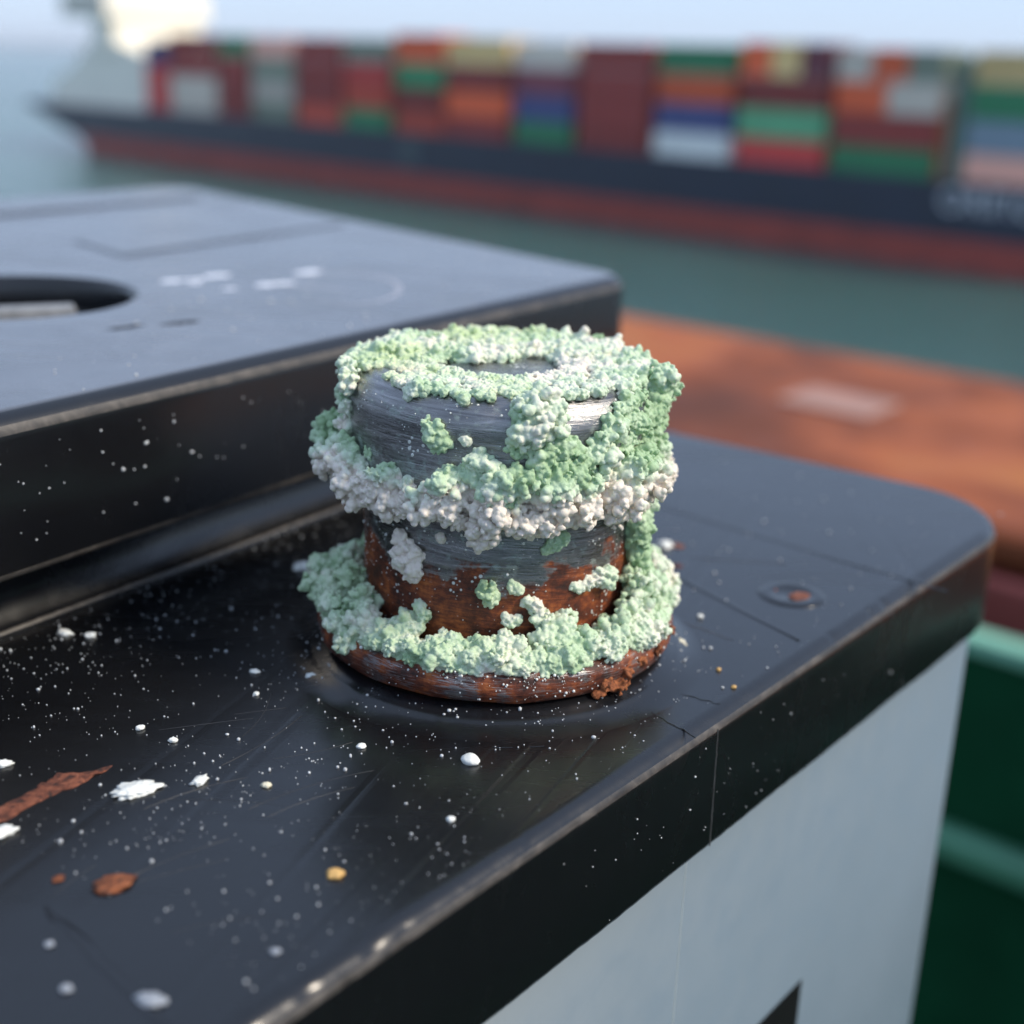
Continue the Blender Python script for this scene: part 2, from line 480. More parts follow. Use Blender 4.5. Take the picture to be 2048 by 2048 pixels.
# rusty orange hatch cover
def mat_hatch():
    k = NT("orange_hatch_paint", (.4, .12, .05), .5, 0, .2)
    v = k.coord((1, 1, 1)); n = k.noise(v, 3.2, 6, .62, .4); n2 = k.noise(v, 14, 6, .7)
    c = k.ramp(n, [(.28, (.11, .036, .019, 1)), (.41, (.19, .052, .020, 1)), (.53, (.34, .098, .036, 1)), (.68, (.40, .165, .042, 1))])
    c = k.mix(k.ramp(n2, [(.6, 0), (.75, .5)]), c, (.12, .045, .025, 1))
    k.col(c); k.bump(n2, .3, .002); k.rough(k.ramp(n2, [(.3, .55), (.7, .8)])); return k.m
HATCH = mat_hatch()
COAM = mat_plain("red_coaming_paint", (.30, .07, .058), .5, .2, 6, .002)
hc = empty("hatch_cover", (0, 0, -.80), DA)
tag(hc, "rusty orange steel hatch cover with red coaming beyond the battery", "hatch cover")
bm = bmesh.new(); box(bm, (-2.4, .953, .466), (2.9, 1.517, .50), .012); deck_obj("cover_plate", bm, HATCH, hc)
bm = bmesh.new(); box(bm, (-2.4, .955, 0), (2.9, 1.50, .455)); deck_obj("coaming", bm, COAM, hc)
bm = bmesh.new(); box(bm, (-2.4, .940, .395), (2.9, .9545, .464), .006); deck_obj("edge_flange", bm, COAM, hc)
bm = bmesh.new(); box(bm, (-.635, 1.205, .5005), (-.525, 1.29, .5035), .001)
pp = deck_obj("paint_patch", bm, mat_plain("pale_patch", (.36, .20, .15), .6, .12, 20), hc)

# green barrier between the battery and the hatch
lk = empty("deck_barrier", (0, 0, -.80), DA)
tag(lk, "dark green steel barrier with pale green top rail beside the battery", "barrier")
bm = bmesh.new(); box(bm, (-2.3, .716, 0), (2.7, .728, .495), .002); deck_obj("plate", bm, GREEN_D, lk)
bm = bmesh.new(); box(bm, (-2.3, .712, .4955), (2.7, .732, .507), .003); deck_obj("top_rail", bm, mat_plain("pale_green_paint", (.19, .42, .29), .45, .15, 9), lk)
bm = bmesh.new(); box(bm, (-2.3, .696, .352), (2.7, .715, .374), .007); deck_obj("side_rail", bm, GREEN_L, lk)

# steel stand under the battery
st = empty("battery_stand", (0, 0, -.80))
tag(st, "dark green steel stand carrying the grey battery", "stand")
e1 = Vector((math.cos(R(51.5)), math.sin(R(51.5)), 0)); n1 = Vector((math.sin(R(51.5)), -math.cos(R(51.5)), 0))
bm = bmesh.new(); box(bm, (-.20, -.005, .58), (.055, .19, .60), .003)
o = bm_to("shelf", bm, GREEN_D, st, 1); o.rotation_euler = (0, 0, R(51.5))
for sx in (-.19, .045):
    for sy in (.005, .18):
        bm = bmesh.new(); box(bm, (sx - .006, sy - .006, 0), (sx + .006, sy + .006, .58), .002)
        o = bm_to("leg", bm, GREEN_D, st, 1); o.rotation_euler = (0, 0, R(51.5))

# ------------------------------------------------------------------ container ship
K = 1.25
SA = R(-44.135)
SHIP = Vector((-54.398 * K, 166.824 * K, 0))
DECK_Z, BOOT_Z, TOP_Z = -6.78 * K, -9.95 * K, 1.45 * K
NAVY = mat_plain("navy_hull_paint", (.006, .014, .036), .35, .15, .2)
BOOT = mat_plain("red_antifouling", (.30, .046, .032), .5, .2, .25)
CREAM = mat_plain("cream_superstructure", (.90, .85, .72), .5, .05, .3)
GREYM = mat_plain("grey_steel", (.22, .26, .25), .5, .1, .5)
GLASS = mat_plain("dark_window", (.02, .025, .03), .12, .1, 1)
ORANGE_P = mat_plain("orange_steel_paint", (.40, .11, .035), .5, .15, .5)
TEALP = mat_plain("grey_green_steel", (.14, .22, .18), .5, .15, .5)

def ship_local(s, y, z): return Vector((s * K, y * K, z))
ship = empty("container_ship", (SHIP.x, SHIP.y, 0), SA)
tag(ship, "long navy container ship with red boot topping and cream superstructure across the water", "ship")

def hull_part(name, z0, z1, mat, grow_=0.0, parent=ship):
    """one strake of the hull between two heights; the stem end rakes and narrows"""
    bm = bmesh.new(); rings = []
    zs = np.linspace(z0, z1, 5)
    for z in zs:
        t = (z - DECK_Z) / (BOOT_Z - DECK_Z)          # 0 at deck, 1 at boot top
        tip = (-15.0 + 12.0 * min(t, 1.3) ** 1.05) if t > 0 else -15.0
        L = [(tip, 13), (tip, 2.4), (tip + .5, 1.1), (tip + 1.4, .35), (tip + 2.8, 0), (60, 0), (152, 0)]
        Lb = [(152, 26), (60, 26), (tip + 2.8, 26), (tip + 1.4, 25.65), (tip + .5, 24.9), (tip, 23.6)]
        rings.append([bm.verts.new((s * K, (y - grow_) * K, z)) for s, y in L + Lb])
    n = len(rings[0])
    for a, b in zip(rings, rings[1:]):
        for i in range(n): bm.faces.new((a[i], a[(i + 1) % n], b[(i + 1) % n], b[i]))
    bm.faces.new(rings[-1]); bm.faces.new(list(reversed(rings[0])))
    bmesh.ops.recalc_face_normals(bm, faces=bm.faces)
    return bm_to(name, bm, mat, parent, 1)
hull = hull_part("hull", DECK_Z, BOOT_Z, NAVY)
hull_part("boot_topping", BOOT_Z - .01, -16.5, BOOT, 0, hull)

bm = bmesh.new(); box(bm, (60.3 * K, -.08 * K, -9.4 * K), (62.6 * K, .05 * K, DECK_Z - .02), .02)
o = bm_to("side_door", bm, mat_plain("dull_grey_paint", (.05, .075, .085), .5, .1, .5), hull, 1)

# name on the hull
LETTER = mat_plain("white_lettering", (.6, .62, .65), .5, .05, 1)
for word, sx in (("ORI", 113.2), ("TIC", 116.4)):
    fc = bpy.data.curves.new("hull_name", 'FONT'); fc.body = word; fc.size = 2.1 * K; fc.extrude = .03; fc.space_character = 1.06
    fo = bpy.data.objects.new("hull_name", fc); COL.objects.link(fo)
    dg = bpy.context.evaluated_depsgraph_get()
    fm = bpy.data.meshes.new_from_object(fo.evaluated_get(dg)); bpy.data.objects.remove(fo)
    o = link("name_lettering", fm, LETTER, hull)
    o.rotation_euler = (R(90), 0, 0); o.location = (sx * K, -.05 * K, -8.3 * K)

# superstructure
def block(bm, s0, s1, y0, y1, z0, z1, bev=.15):
    box(bm, (s0 * K, y0 * K, z0 * K), (s1 * K, y1 * K, z1 * K), bev)
def windows(parent, s0, s1, n, y, z0, z1, mat=GLASS):
    for i in range(n):
        a = s0 + (s1 - s0) * i / n; bm = bmesh.new()
        block(bm, a + .25, a + (s1 - s0) / n - .25, y - .06, y + .05, z0, z1, .02)
        bm_to("window", bm, mat, parent, 1)
bm = bmesh.new()
# lower house: raked forward end
pts = [(-7.5, -6.77), (15.5, -6.77), (15.5, -.9), (6.5, 1.1), (4.2, 1.1), (-1.5, -2.6), (-6.2, -4.2)]
fr = [bm.verts.new((s * K, 1.2 * K, z * K)) for s, z in pts]; bk = [bm.verts.new((s * K, 14 * K, z * K)) for s, z in pts]
bm.faces.new(fr); bm.faces.new(list(reversed(bk)))
for i in range(len(pts)): bm.faces.new((fr[i], bk[i], bk[(i + 1) % len(pts)], fr[(i + 1) % len(pts)]))
bmesh.ops.recalc_face_normals(bm, faces=bm.faces)
house = bm_to("deckhouse", bm, CREAM, ship, 1)
bm = bmesh.new(); block(bm, 4.5, 9.2, .9, 12.6, -.88, 6.4); tower = bm_to("accommodation_tower", bm, CREAM, ship, 1)
bm = bmesh.new(); block(bm, -.5, 9.9, -.3, 13.4, 3.1, 6.0)
bridge = bm_to("bridge", bm, CREAM, ship, 1)
windows(bridge, 0, 9.4, 6, -.32, 4.4, 5.4)
bm = bmesh.new(); block(bm, 5, 8.6, 4, 10, 6.4, 9.5); block(bm, 6.6, 7.4, 6.5, 7.3, 9.5, 15, .05); bm_to("mast_house", bm, CREAM, ship, 1)

# containers: bottom to top, with optional splits along the length
PAL = dict(R=((.135, .026, .024), "dark red"), B=((.27, .035, .034), "bright red"), O=((.46, .085, .030), "orange"), Q=((.27, .050, .030), "rusty orange red"),
           W=((.56, .60, .54), "off white"), Y=((.30, .36, .33), "pale grey"), D=((.10, .16, .13), "grey green"), N=((.028, .048, .14), "navy blue"),
           G=((.016, .16, .075), "green"), L=((.07, .30, .17), "light green"), T=((.56, .36, .17), "tan"), P=((.10, .032, .05), "purple brown"), U=((.10, .18, .24), "blue grey"), K_=((.45, .26, .22), "pinkish"))
def mat_container(name, c):
    """painted steel, each container faded a little differently"""
    k = NT(name, c, .55); v = k.coord((.35, .35, .35)); n = k.noise(v, 1.0, 6, .65, .3)
    oi = k.n("ShaderNodeObjectInfo")
    f = k.math('ADD', k.math('MULTIPLY', oi.outputs["Random"], .45), k.math('ADD', .60, k.math('MULTIPLY', n, .35)))
    mul = k.n("ShaderNodeVectorMath"); mul.operation = 'SCALE'
    mul.inputs[0].default_value = c[:3]; k.l(f, mul.inputs["Scale"]); k.col(mul.outputs[0]); return k.m
CM = {k: mat_container("container_" + v[1].replace(" ", "_"), tuple(min(.8, m_ * x) for m_, x in zip((2.15, 1.55, 1.4), v[0]))) for k, v in PAL.items()}
STACKS = [
    (16.9, 21.5, "B B N"), (21.8, 30.6, "Y Y R R"), (31.2, 36.4, "R R R G"), (37.0, 44.0, "D Y D K_"),
    (44.5, 51.3, "Q R R R"), (51.8, 58.4, "G Q B D"), (59.2, 65.6, "Q R G O"), (66.0, 73.6, "R O R T"),
    (74.3, 80.8, "G N P Y"), (81.4, 88.6, "R R R R"), (89.3, 96.2, "W N O G"), (96.8, 104.1, "B L R O|T|P"), (104.6, 112.4, "G R O|Y Y|O|D"),
    (114.4, 119.3, "K_ U G T"), (119.9, 126, "O R W R")]
TIER = (TOP_Z - DECK_Z) / 4
def container_mesh(Lc, H, Wd, mat, name="shipping_container"):
    bm = bmesh.new(); e = .12
    # corner posts and rails
    for x in (0, Lc - e):
        for y in (0, Wd - e): box(bm, (x, y, 0), (x + e, y + e, H))
    for z in (0, H - e):
        for y in (0, Wd - e): box(bm, (e, y + .004, z + .004), (Lc - e, y + e - .004, z + e - .004))
        for x in (0, Lc - e): box(bm, (x + .004, e, z + .004), (x + e - .004, Wd - e, z + e - .004))
    # corrugated walls
    def wall(p, q, out):
        n = max(6, int((q - p).length / .28)); prev = None
        for i in range(n * 4 + 1):
            u = i / (n * 4); d = (0, 1, 1, 0)[i % 4] * .045
            c = p.lerp(q, u) + out * d
            v = (bm.verts.new((c.x, c.y, e)), bm.verts.new((c.x, c.y, H - e)))
            if prev: bm.faces.new((prev[0], v[0], v[1], prev[1]))
            prev = v
    wall(Vector((e, .06, 0)), Vector((Lc - e, .06, 0)), Vector((0, -1, 0)))
    wall(Vector((Lc - e, Wd - .06, 0)), Vector((e, Wd - .06, 0)), Vector((0, 1, 0)))
    wall(Vector((Lc - .06, e, 0)), Vector((Lc - .06, Wd - e, 0)), Vector((1, 0, 0)))
    wall(Vector((.06, Wd - e, 0)), Vector((.06, e, 0)), Vector((-1, 0, 0)))
    for z in (.06, H - .06):
        bm.faces.new([bm.verts.new(c) for c in ((e, e, z), (Lc - e, e, z), (Lc - e, Wd - e, z), (e, Wd - e, z))])
    for y in (.6, 1.0, 1.45, 1.85): box(bm, (Lc - .03, y - .03, .15), (Lc + .03, y + .03, H - .15))   # door bars
    me = bpy.data.meshes.new(name); bm.to_mesh(me); bm.free(); me.materials.append(mat); return me
ORD = "first second third fourth fifth sixth seventh eighth ninth tenth eleventh twelfth thirteenth fourteenth fifteenth".split()
ca, sa = math.cos(SA), math.sin(SA)
for si, (s0, s1, spec) in enumerate(STACKS):
    tiers = spec.split()
    names = ["bottom", "second", "third", "top"]
    if len(tiers) == 3: names = ["bottom", "middle", "top"]
    for ti, tk in enumerate(tiers):
        cols = tk.split("|"); wdt = (s1 - s0) / len(cols)
        hh = TIER * (4 / 3.25 if (si == 0) else 1)
        for ci, c in enumerate(cols):
            a = (s0 + wdt * ci) * K; Lc = wdt * K - .12
            extra = {(6, 3): .55, (11, 3): .35, (7, 3): .25}.get((si, ti), 0)
            me = container_mesh(Lc, hh - .05 + extra, 2.44 * 1.6, CM[c])
            lp = Vector((a, .25 * K, DECK_Z + .03 + hh * ti))
            o = link("shipping_container", me, None)
            o.location = (SHIP.x + lp.x * ca - lp.y * sa, SHIP.y + lp.x * sa + lp.y * ca, lp.z); o.rotation_euler = (0, 0, SA)
            where = ["", " near end" if False else ""][0]
            pos = "" if len(cols) == 1 else (" short" )
            lab = f"{PAL[c][1]}{pos} container, {names[ti]} tier of the {ORD[si]} stack from the superstructure"
            tag(o, lab, "container", "containers stacked on the ship")

# lashing bridges between the last stacks
for s, m, h in ((112.75, ORANGE_P, -1.6), (113.5, TEALP, 1.1), (119.6, ORANGE_P, 1.3)):
    bm = bmesh.new()
    for y in (.2, 3.1): block(bm, s - .22, s + .22, y, y + .45, -6.77, h, .04)
    for z in (-4.7, -2.7, h - .3): block(bm, s - .2, s + .2, .65, 3.1, z, z + .3, .03)
    block(bm, s - .35, s + .35, 3.3, 3.4, -6.77, h, .01)
    if m is TEALP: block(bm, 112.95, 114.3, .66, .72, -6.5, .9, .01)
    bm_to("lashing_bridge", bm, m, ship, 1)
bm = bmesh.new(); block(bm, 16.5, 130, .02, .12, -6.775, -6.45, .02); bm_to("bulwark_rail", bm, NAVY, ship, 1)

# yellow buoy off the ship's end
by = empty("harbour_buoy", (-112.5, 262, WATER_Z))
tag(by, "yellow harbour buoy floating beyond the ship's end", "buoy")
YEL = mat_plain("yellow_buoy_paint", (.72, .44, .12), .5, .1, 1)
o = from_bm("float", lathe([(.6, -.8), (2.2, -.5), (2.5, .3), (2.4, 1.2), (1.4, 1.6)], 32), YEL, by, scale=1)
bm = lathe([(1.3, 1.6), (.9, 4.6), (.8, 4.7)], 24); from_bm("tower", bm, YEL, by, scale=1)
bm = lathe([(.4, 4.7), (.45, 5.5), (.1, 5.8)], 20); from_bm("lantern", bm, YEL, by, scale=1)

# ------------------------------------------------------------------ sea haze
hm = bpy.data.materials.new("sea_haze"); hm.use_nodes = True; ht = hm.node_tree
ht.nodes.remove(ht.nodes["Principled BSDF"])
pv = ht.nodes.new("ShaderNodeVolumePrincipled"); pv.inputs["Color"].default_value = (.86, .93, 1.0, 1); pv.inputs["Density"].default_value = .0001
ht.links.new(pv.outputs[0], ht.nodes["Material Output"].inputs["Volume"])
bm = bmesh.new(); box(bm, (-30000, -30000, -17.5), (30000, 30000, 45))
tag(from_bm("haze", bm, hm, smooth=False, scale=1), kind="stuff")

# ------------------------------------------------------------------ battery
bat = empty("battery", (0, 0, 0))
tag(bat, "grey battery with black plastic lid and heavily corroded round terminal", "battery")
def dirv(a): return Vector((math.cos(R(a)), math.sin(R(a))))
FN = Vector((math.sin(R(51.5)), -math.cos(R(51.5)))); RN = Vector((math.sin(R(142.6)), -math.cos(R(142.6))))
def isect(n1_, o1, n2_, o2):
    det = n1_.x * n2_.y - n1_.y * n2_.x
    return Vector(((o1 * n2_.y - n1_.y * o2) / det, (n1_.x * o2 - o1 * n2_.x) / det))
FO, RO = 22.4, 73.6
Kc = isect(FN, FO, RN, RO)
P1 = Kc + dirv(142.6) * ((Vector((17.35, 79.7)) - Kc).dot(dirv(142.6)) + 2)
P2 = P1 + dirv(129.5) * 150
P0 = Kc - dirv(51.5) * 235
P3 = P0 + dirv(142.6) * ((P2 - P0).dot(dirv(142.6)))
LID = [P0, Kc, P1, P2, P3]
def lid_jit(q, j):
    # handling nicks and a slightly wavy moulding edge
    d = FN.x * q.x + FN.y * q.y
    if d > FO - 2.2 and q.z > -2.5:
        a = q.x * math.cos(R(51.5)) + q.y * math.sin(R(51.5))
        n = mnoise.noise(Vector((a * .55, q.z * .4, 3.3)))
        m = max(0, n - .38) * .30 + .02 * mnoise.noise(Vector((a * 1.7, 9, q.z)))
        q = q - Vector((FN.x * m, FN.y * m, m * .5))
    elif q.z < -10.5 and d > FO - 3:
        a = q.x * math.cos(R(51.5)) + q.y * math.sin(R(51.5))
        q.z += .10 * mnoise.noise(Vector((a * .12, 5, 1))) + .09 * mnoise.noise(Vector((a * .8, 1, 1)))
    return q
fil = 1.5
prof = [(1.2, -12.0), (.35, -12.0), (.1, -11.85), (0, -11.5), (0, -6), (0, -2.2)] + [(fil - fil * math.cos(t), -fil + fil * math.sin(t)) for t in np.linspace(0, math.pi / 2, 9)]
bm = sweep(LID, [3, 14, 14, 6, 3], [520, 160, 60, 40, 40], prof, 14, lid_jit, cap_bottom=True, worn_hl=(7, 8))  # tan bevel bands: edge wear plus a painted highlight line
lid = bm_to("lid", bm, BLACK, bat); lid.data.materials.append(WORN_HIGHLIGHT)

# case under the lid
CP = offset_poly(LID, 1.6)
prof = [(2.5, -200), (.6, -200), (0, -198), (0, -100), (0, -11.5)]
bm = sweep(CP, [3, 11, 12, 6, 3], [60, 40, 20, 20, 20], prof, 10, None, cap_bottom=True)
case = bm_to("case", bm, CASE, bat)

def on_front(a, z, off): return Vector((math.cos(R(51.5)) * a + FN.x * off, math.sin(R(51.5)) * a + FN.y * off, z))
# black printed panel low on the case
FB = FO - 1.6
def plate(name, polys, off, th, mat, parent):
    bm = bmesh.new()
    for pl in polys:
        f = bm.faces.new([bm.verts.new(on_front(a, z, off + th)) for a, z in pl])
    bmesh.ops.recalc_face_normals(bm, faces=bm.faces)
    r = bmesh.ops.extrude_face_region(bm, geom=list(bm.faces))
    for v in r["geom"]:
        if isinstance(v, bmesh.types.BMVert): v.co -= Vector((FN.x, FN.y, 0)) * (th * .9)
    bmesh.ops.recalc_face_normals(bm, faces=bm.faces)
    return from_bm(name, bm, mat, parent, smooth=False)
plate("printed_panel", [[(-12, -82), (26.5, -82), (26.7, -40.8), (-12, -40.8)]], FB, .05, mat_plain("black_print", (.006, .006, .007), .4, .2, 500), case)
# pale mould line down the case
bm = bmesh.new()
prev = None
for z in np.linspace(-12.6, -120, 40):
    q = [bm.verts.new(on_front(.5 + a, z, FB + b)) for a, b in ((-.22, -.02), (-.1, .05), (.1, .05), (.22, -.02))]
    if prev:
        for j in range(3): bm.faces.new((prev[j], q[j], q[j + 1], prev[j + 1]))
    prev = q
bmesh.ops.recalc_face_normals(bm, faces=bm.faces)
from_bm("mould_line", bm, mat_plain("pale_mould_line", (.25, .30, .33), .45, .05, 500), case)

# raised cover
BN = Vector((math.sin(R(56.55)), -math.cos(R(56.55))))
C0 = Vector((17.35, 79.7))
B0 = C0 - dirv(56.55) * 165; B2 = C0 + dirv(129.5) * 142; B3 = B0 + dirv(129.5) * 142
BLK = [B0, C0, B2, B3]
fl2 = 2.1
prof = [(4.6, -.2), (4.6, .3), (4.85, .6), (6.0, .7), (6.0, 6.6), (5.6, 7.0), (.8, 7.0), (.2, 7.25), (0, 7.8), (0, 14), (0, 18.9)] + [(fl2 - fl2 * math.cos(t), 21 - fl2 + fl2 * math.sin(t)) for t in np.linspace(0, math.pi / 2, 9)][1:]
HC = (-59.1, 46.7); HR = 14.6
bm = sweep(BLK, [7, 7, 7, 7], [200, 60, 40, 40], prof, 12, None, hole=(HC, HR, 8.0, 21.0), worn_hl=(1, 7, 11, 12))  # tan bands paint highlight lines on foot ledge, lip and top fillet
cover = bm_to("raised_cover", bm, COVER, bat); cover.data.materials.append(WORN_HIGHLIGHT)
bm = lathe([(13.4, 8.0), (13.4, 14.2), (12.6, 15.0), (9, 15.0), (8.6, 14.4), (5.0, 14.4), (4.6, 15.6), (.01, 15.8)], 64)
o = from_bm("filler_cap", bm, BLACK, cover); o.location = (HC[0] * MM, HC[1] * MM, 2.7 * MM)
bm = bmesh.new(); box(bm, (-8, -1.4, 14.4), (8, 1.4, 17.0), .5)
cs = from_bm("cap_grip", bm, mat_plain("worn_grey_plastic", (.22, .23, .24), .5, .3, 600), cover, smooth=False); cs.location = (HC[0] * MM, HC[1] * MM, 2.7 * MM); cs.rotation_euler = (0, 0, .4)

# ------------------------------------------------------------------ terminal post
post_prof = [(11.2, 2.0), (11.25, 5.0), (11.45, 9), (11.5, 14), (11.7, 15.5), (12.4, 16.4), (12.65, 18), (12.7, 20), (12.7, 22.7), (12.5, 23.6), (12.0, 24.4), (11.2, 24.95), (10.2, 25.1),
             (5.2, 25.1), (4.9, 25.0), (4.7, 24.6), (4.6, 24.6), (4.4, 24.85), (4.0, 24.95), (.02, 24.98)]
def wob(r, z, t):
    k = mnoise.noise(Vector((math.cos(t) * 2.0, math.sin(t) * 2.0, z * .35))) * .16 + mnoise.noise(Vector((math.cos(t) * 7, math.sin(t) * 7, z * 1.4))) * .05
    return r + k * min(1, r / 4), z
dense = []
for (a, b), (c, d) in zip(post_prof, post_prof[1:]):
    n = max(1, int(math.hypot(c - a, d - b) / .5))
    dense += [(a + (c - a) * i / n, b + (d - b) * i / n) for i in range(n)]
dense.append(post_prof[-1])
post = from_bm("terminal_post", lathe(dense, 220, wob), POST, bat)
fp = [(12, 1.3), (14.2, 1.35), (14.9, 1.6), (15.35, 2.2), (15.5, 2.9), (15.35, 3.6), (14.9, 4.1), (14, 4.4), (11.6, 4.5), (11.0, 4.5)]
dense = []
for (a, b), (c, d) in zip(fp, fp[1:]):
    n = max(1, int(math.hypot(c - a, d - b) / .25))
    dense += [(a + (c - a) * i / n, b + (d - b) * i / n) for i in range(n)]
dense.append(fp[-1])
def wobf(r, z, t):
    k = mnoise.noise(Vector((math.cos(t) * 3, math.sin(t) * 3, z * .8))) * .22 + mnoise.noise(Vector((math.cos(t) * 9, math.sin(t) * 9, z * 4))) * .10
    return r + k, z + .1 * mnoise.noise(Vector((math.cos(t) * 4, math.sin(t) * 4, 8)))
from_bm("flange", lathe(dense, 260, wobf), FLANGE, post)
# moulded black ring the flange sits in
rp = [(13, -.3)] + [(19.2 - 5.0 * u, -.02 + 1.34 * (3 * u * u - 2 * u ** 3) ** 1.6 + .05 * math.exp(-((u - .6) / .06) ** 2)) for u in np.linspace(0, 1, 40)] + [(13, 1.32)]
from_bm("terminal_ring", lathe(rp, 160), BLACK, lid)

def cyl_pt(th, z, r):
    th = np.radians(np.asarray(th, float)); return np.stack([np.sin(th) * r, -np.cos(th) * r, np.broadcast_to(z, th.shape)], -1)
def cyl_n(th, up=0.0):
    th = np.radians(np.asarray(th, float)); return np.stack([np.sin(th), -np.cos(th), np.full(th.shape, up)], -1)
def U(a, b, n): return RNG.uniform(a, b, n)

def clumps(th, z, r, Rn, up, k=8, lo=.34, hi=.62):
    C0 = cyl_pt(th, z, r); N0 = unit(cyl_n(th, up)); m = len(C0)
    D = unit(RNG.normal(size=(m, k, 3)) + N0[:, None, :] * .7)
    C = C0[:, None, :] + D * (Rn[:, None] * RNG.uniform(.5, .95, (m, k)))[..., None]
    Rl = Rn[:, None] * RNG.uniform(lo, hi, (m, k))
    C = np.concatenate([C0, C.reshape(-1, 3)]); N = np.concatenate([N0, D.reshape(-1, 3)])
    return grow(C, N, np.concatenate([Rn * .7, Rl.ravel()]), 18, 5)
# collar: cauliflower ring round the lower edge of the cap
n = 62; th = np.linspace(-180, 180, n, endpoint=False) + U(-4, 4, n); z = 17.6 + U(-1.3, 1.3, n) + .5 * np.sin(np.radians(th * 2 + 30))
Rl = np.clip(np.exp(RNG.normal(.18, .32, n)), .65, 2.0) * np.where(np.abs(th) > 40, 1.12, 1.0)
C1, R1 = clumps(th, z, 12.2 + U(.2, 1.3, n), Rl, -.2)
n = 120; th = U(-180, 180, n); Cx, Rx = grow(cyl_pt(th, U(15.6, 19.2, n), 12.4 + U(0, .4, n)), cyl_n(th), U(.3, .65, n), 14, 4)
C1, R1 = np.concatenate([C1, Cx]), np.concatenate([R1, Rx])
n = 34; th = U(-180, 180, n)        # drips hanging under it
C2, R2 = grow(cyl_pt(th, U(14.4, 16.0, n), U(11.9, 12.7, n)), cyl_n(th, -.4), U(.5, 1.0, n), 16, 4)
big = [(-3, 15.3, 12.9, 1.35), (-5, 14.4, 12.6, 1.0), (-2, 16.6, 13.4, 1.5), (-40, 16.0, 12.8, 1.3), (-24, 16.8, 13.4, 1.4), (17, 16.0, 13.0, 1.3), (30, 16.2, 13.2, 1.3), (-57, 16.4, 13.6, 1.6), (45, 17, 13.8, 1.6), (60, 17.5, 13.9, 1.6), (8, 15.9, 13, 1.1), (-75, 17.5, 13.8, 1.9), (-66, 18.4, 13.7, 1.7), (-85, 19, 13.8, 1.7)]
b = np.array(big); C3, R3 = grow(cyl_pt(b[:, 0], b[:, 1], b[:, 2]), cyl_n(b[:, 0], -.2), b[:, 3], 30, 5)
fuse("collar_crust", np.concatenate([C1, C2, C3]), np.concatenate([R1, R2, R3]), C_COL, post)

# crust over the top ring; the left back is yellow green, the right back nearly white
def top_set(th, r, Rl, zz=25.1): 
    return grow(np.stack([np.sin(np.radians(th)) * r, -np.cos(np.radians(th)) * r, zz + Rl * .05], -1), np.tile([0, 0, 1.0], (len(th), 1)), Rl, 18, 4)
n = 480; th = U(-180, 180, n); r = np.sqrt(U(5.0 ** 2, 11.9 ** 2, n))
keep = ~((np.abs(th + 14) < 40) & (r > 11.1)) & ~((np.abs(th + 66) < 9) & (r > 9.0))
th, r = th[keep], r[keep]
kf = (np.abs(th) > 90) | ((RNG.random(len(th)) < .55) & (r > 5.9)); th, r = th[kf], r[kf]
Rl = U(.30, .85, len(th)) * np.where(np.abs(th) > 95, 1.2, np.where(r < 7.6, .75, .55))
A = top_set(th, r, Rl)
n = 900; thf = U(-180, 180, n); rf = np.sqrt(U(4.9 ** 2, 11.5 ** 2, n)); kf = ~((np.abs(thf + 66) < 8) & (rf > 9.2)); thf, rf = thf[kf], rf[kf]
F0 = top_set(thf, rf, U(.16, .34, len(thf)), 25.05)
n = 60; th2 = U(150, 250, n); r2 = U(2.0, 6.5, n)
B = top_set(th2, r2, U(.5, .95, n))
n = 90; th3 = U(-180, -100, n)
r3 = U(10.4, 12.4, n); Cc = top_set(th3, r3, U(.6, 1.1, n), 24.6)
# keep the yellow green half and the white half as two crusts
allC = np.concatenate([A[0], B[0], Cc[0], F0[0]]); allR = np.concatenate([A[1], B[1], Cc[1], F0[1]])
ang = np.degrees(np.arctan2(allC[:, 0], -allC[:, 1]))
wmask = (ang > 18) & (ang < 158)
wmask = wmask & (np.hypot(allC[:, 0], allC[:, 1]) > 4.5)
fuse("top_crust", allC[~wmask], allR[~wmask], C_TOP, post)
n = 110; th4 = U(55, 165, n); D4 = top_set(th4, U(9.8, 12.0, n), U(.5, 1.0, n), 24.6)
fuse("top_crust", np.concatenate([allC[wmask], D4[0]]), np.concatenate([allR[wmask], D4[1]]), C_TOPW, post)

# thick green flank on the right, thinner one on the left
n = 56; th = U(50, 150, n); z = U(17, 24.6, n)
Rl = U(.7, 1.5, n) * np.clip((th - 25) / 45, .5, 1.1); C1, R1 = clumps(th, z, 12.2 + U(0, .7, n) * np.clip((th - 40) / 30, .1, 1), Rl, .1, 7)
n = 150; th = U(44, 150, n); Cx, Rx = grow(cyl_pt(th, U(18, 24.3, n), 12.6), cyl_n(th), U(.22, .5, n), 12, 3); C1, R1 = np.concatenate([C1, Cx]), np.concatenate([R1, Rx])
fuse("flank_crust", C1, R1, C_GREEN, post)
n = 80; th = U(-150, -72, n); C1, R1 = grow(cyl_pt(th, U(17, 25, n), 12.6 + U(0, .3, n)), cyl_n(th), U(.45, .9, n), 18, 4)
fuse("flank_crust", C1, R1, C_MIX, post)

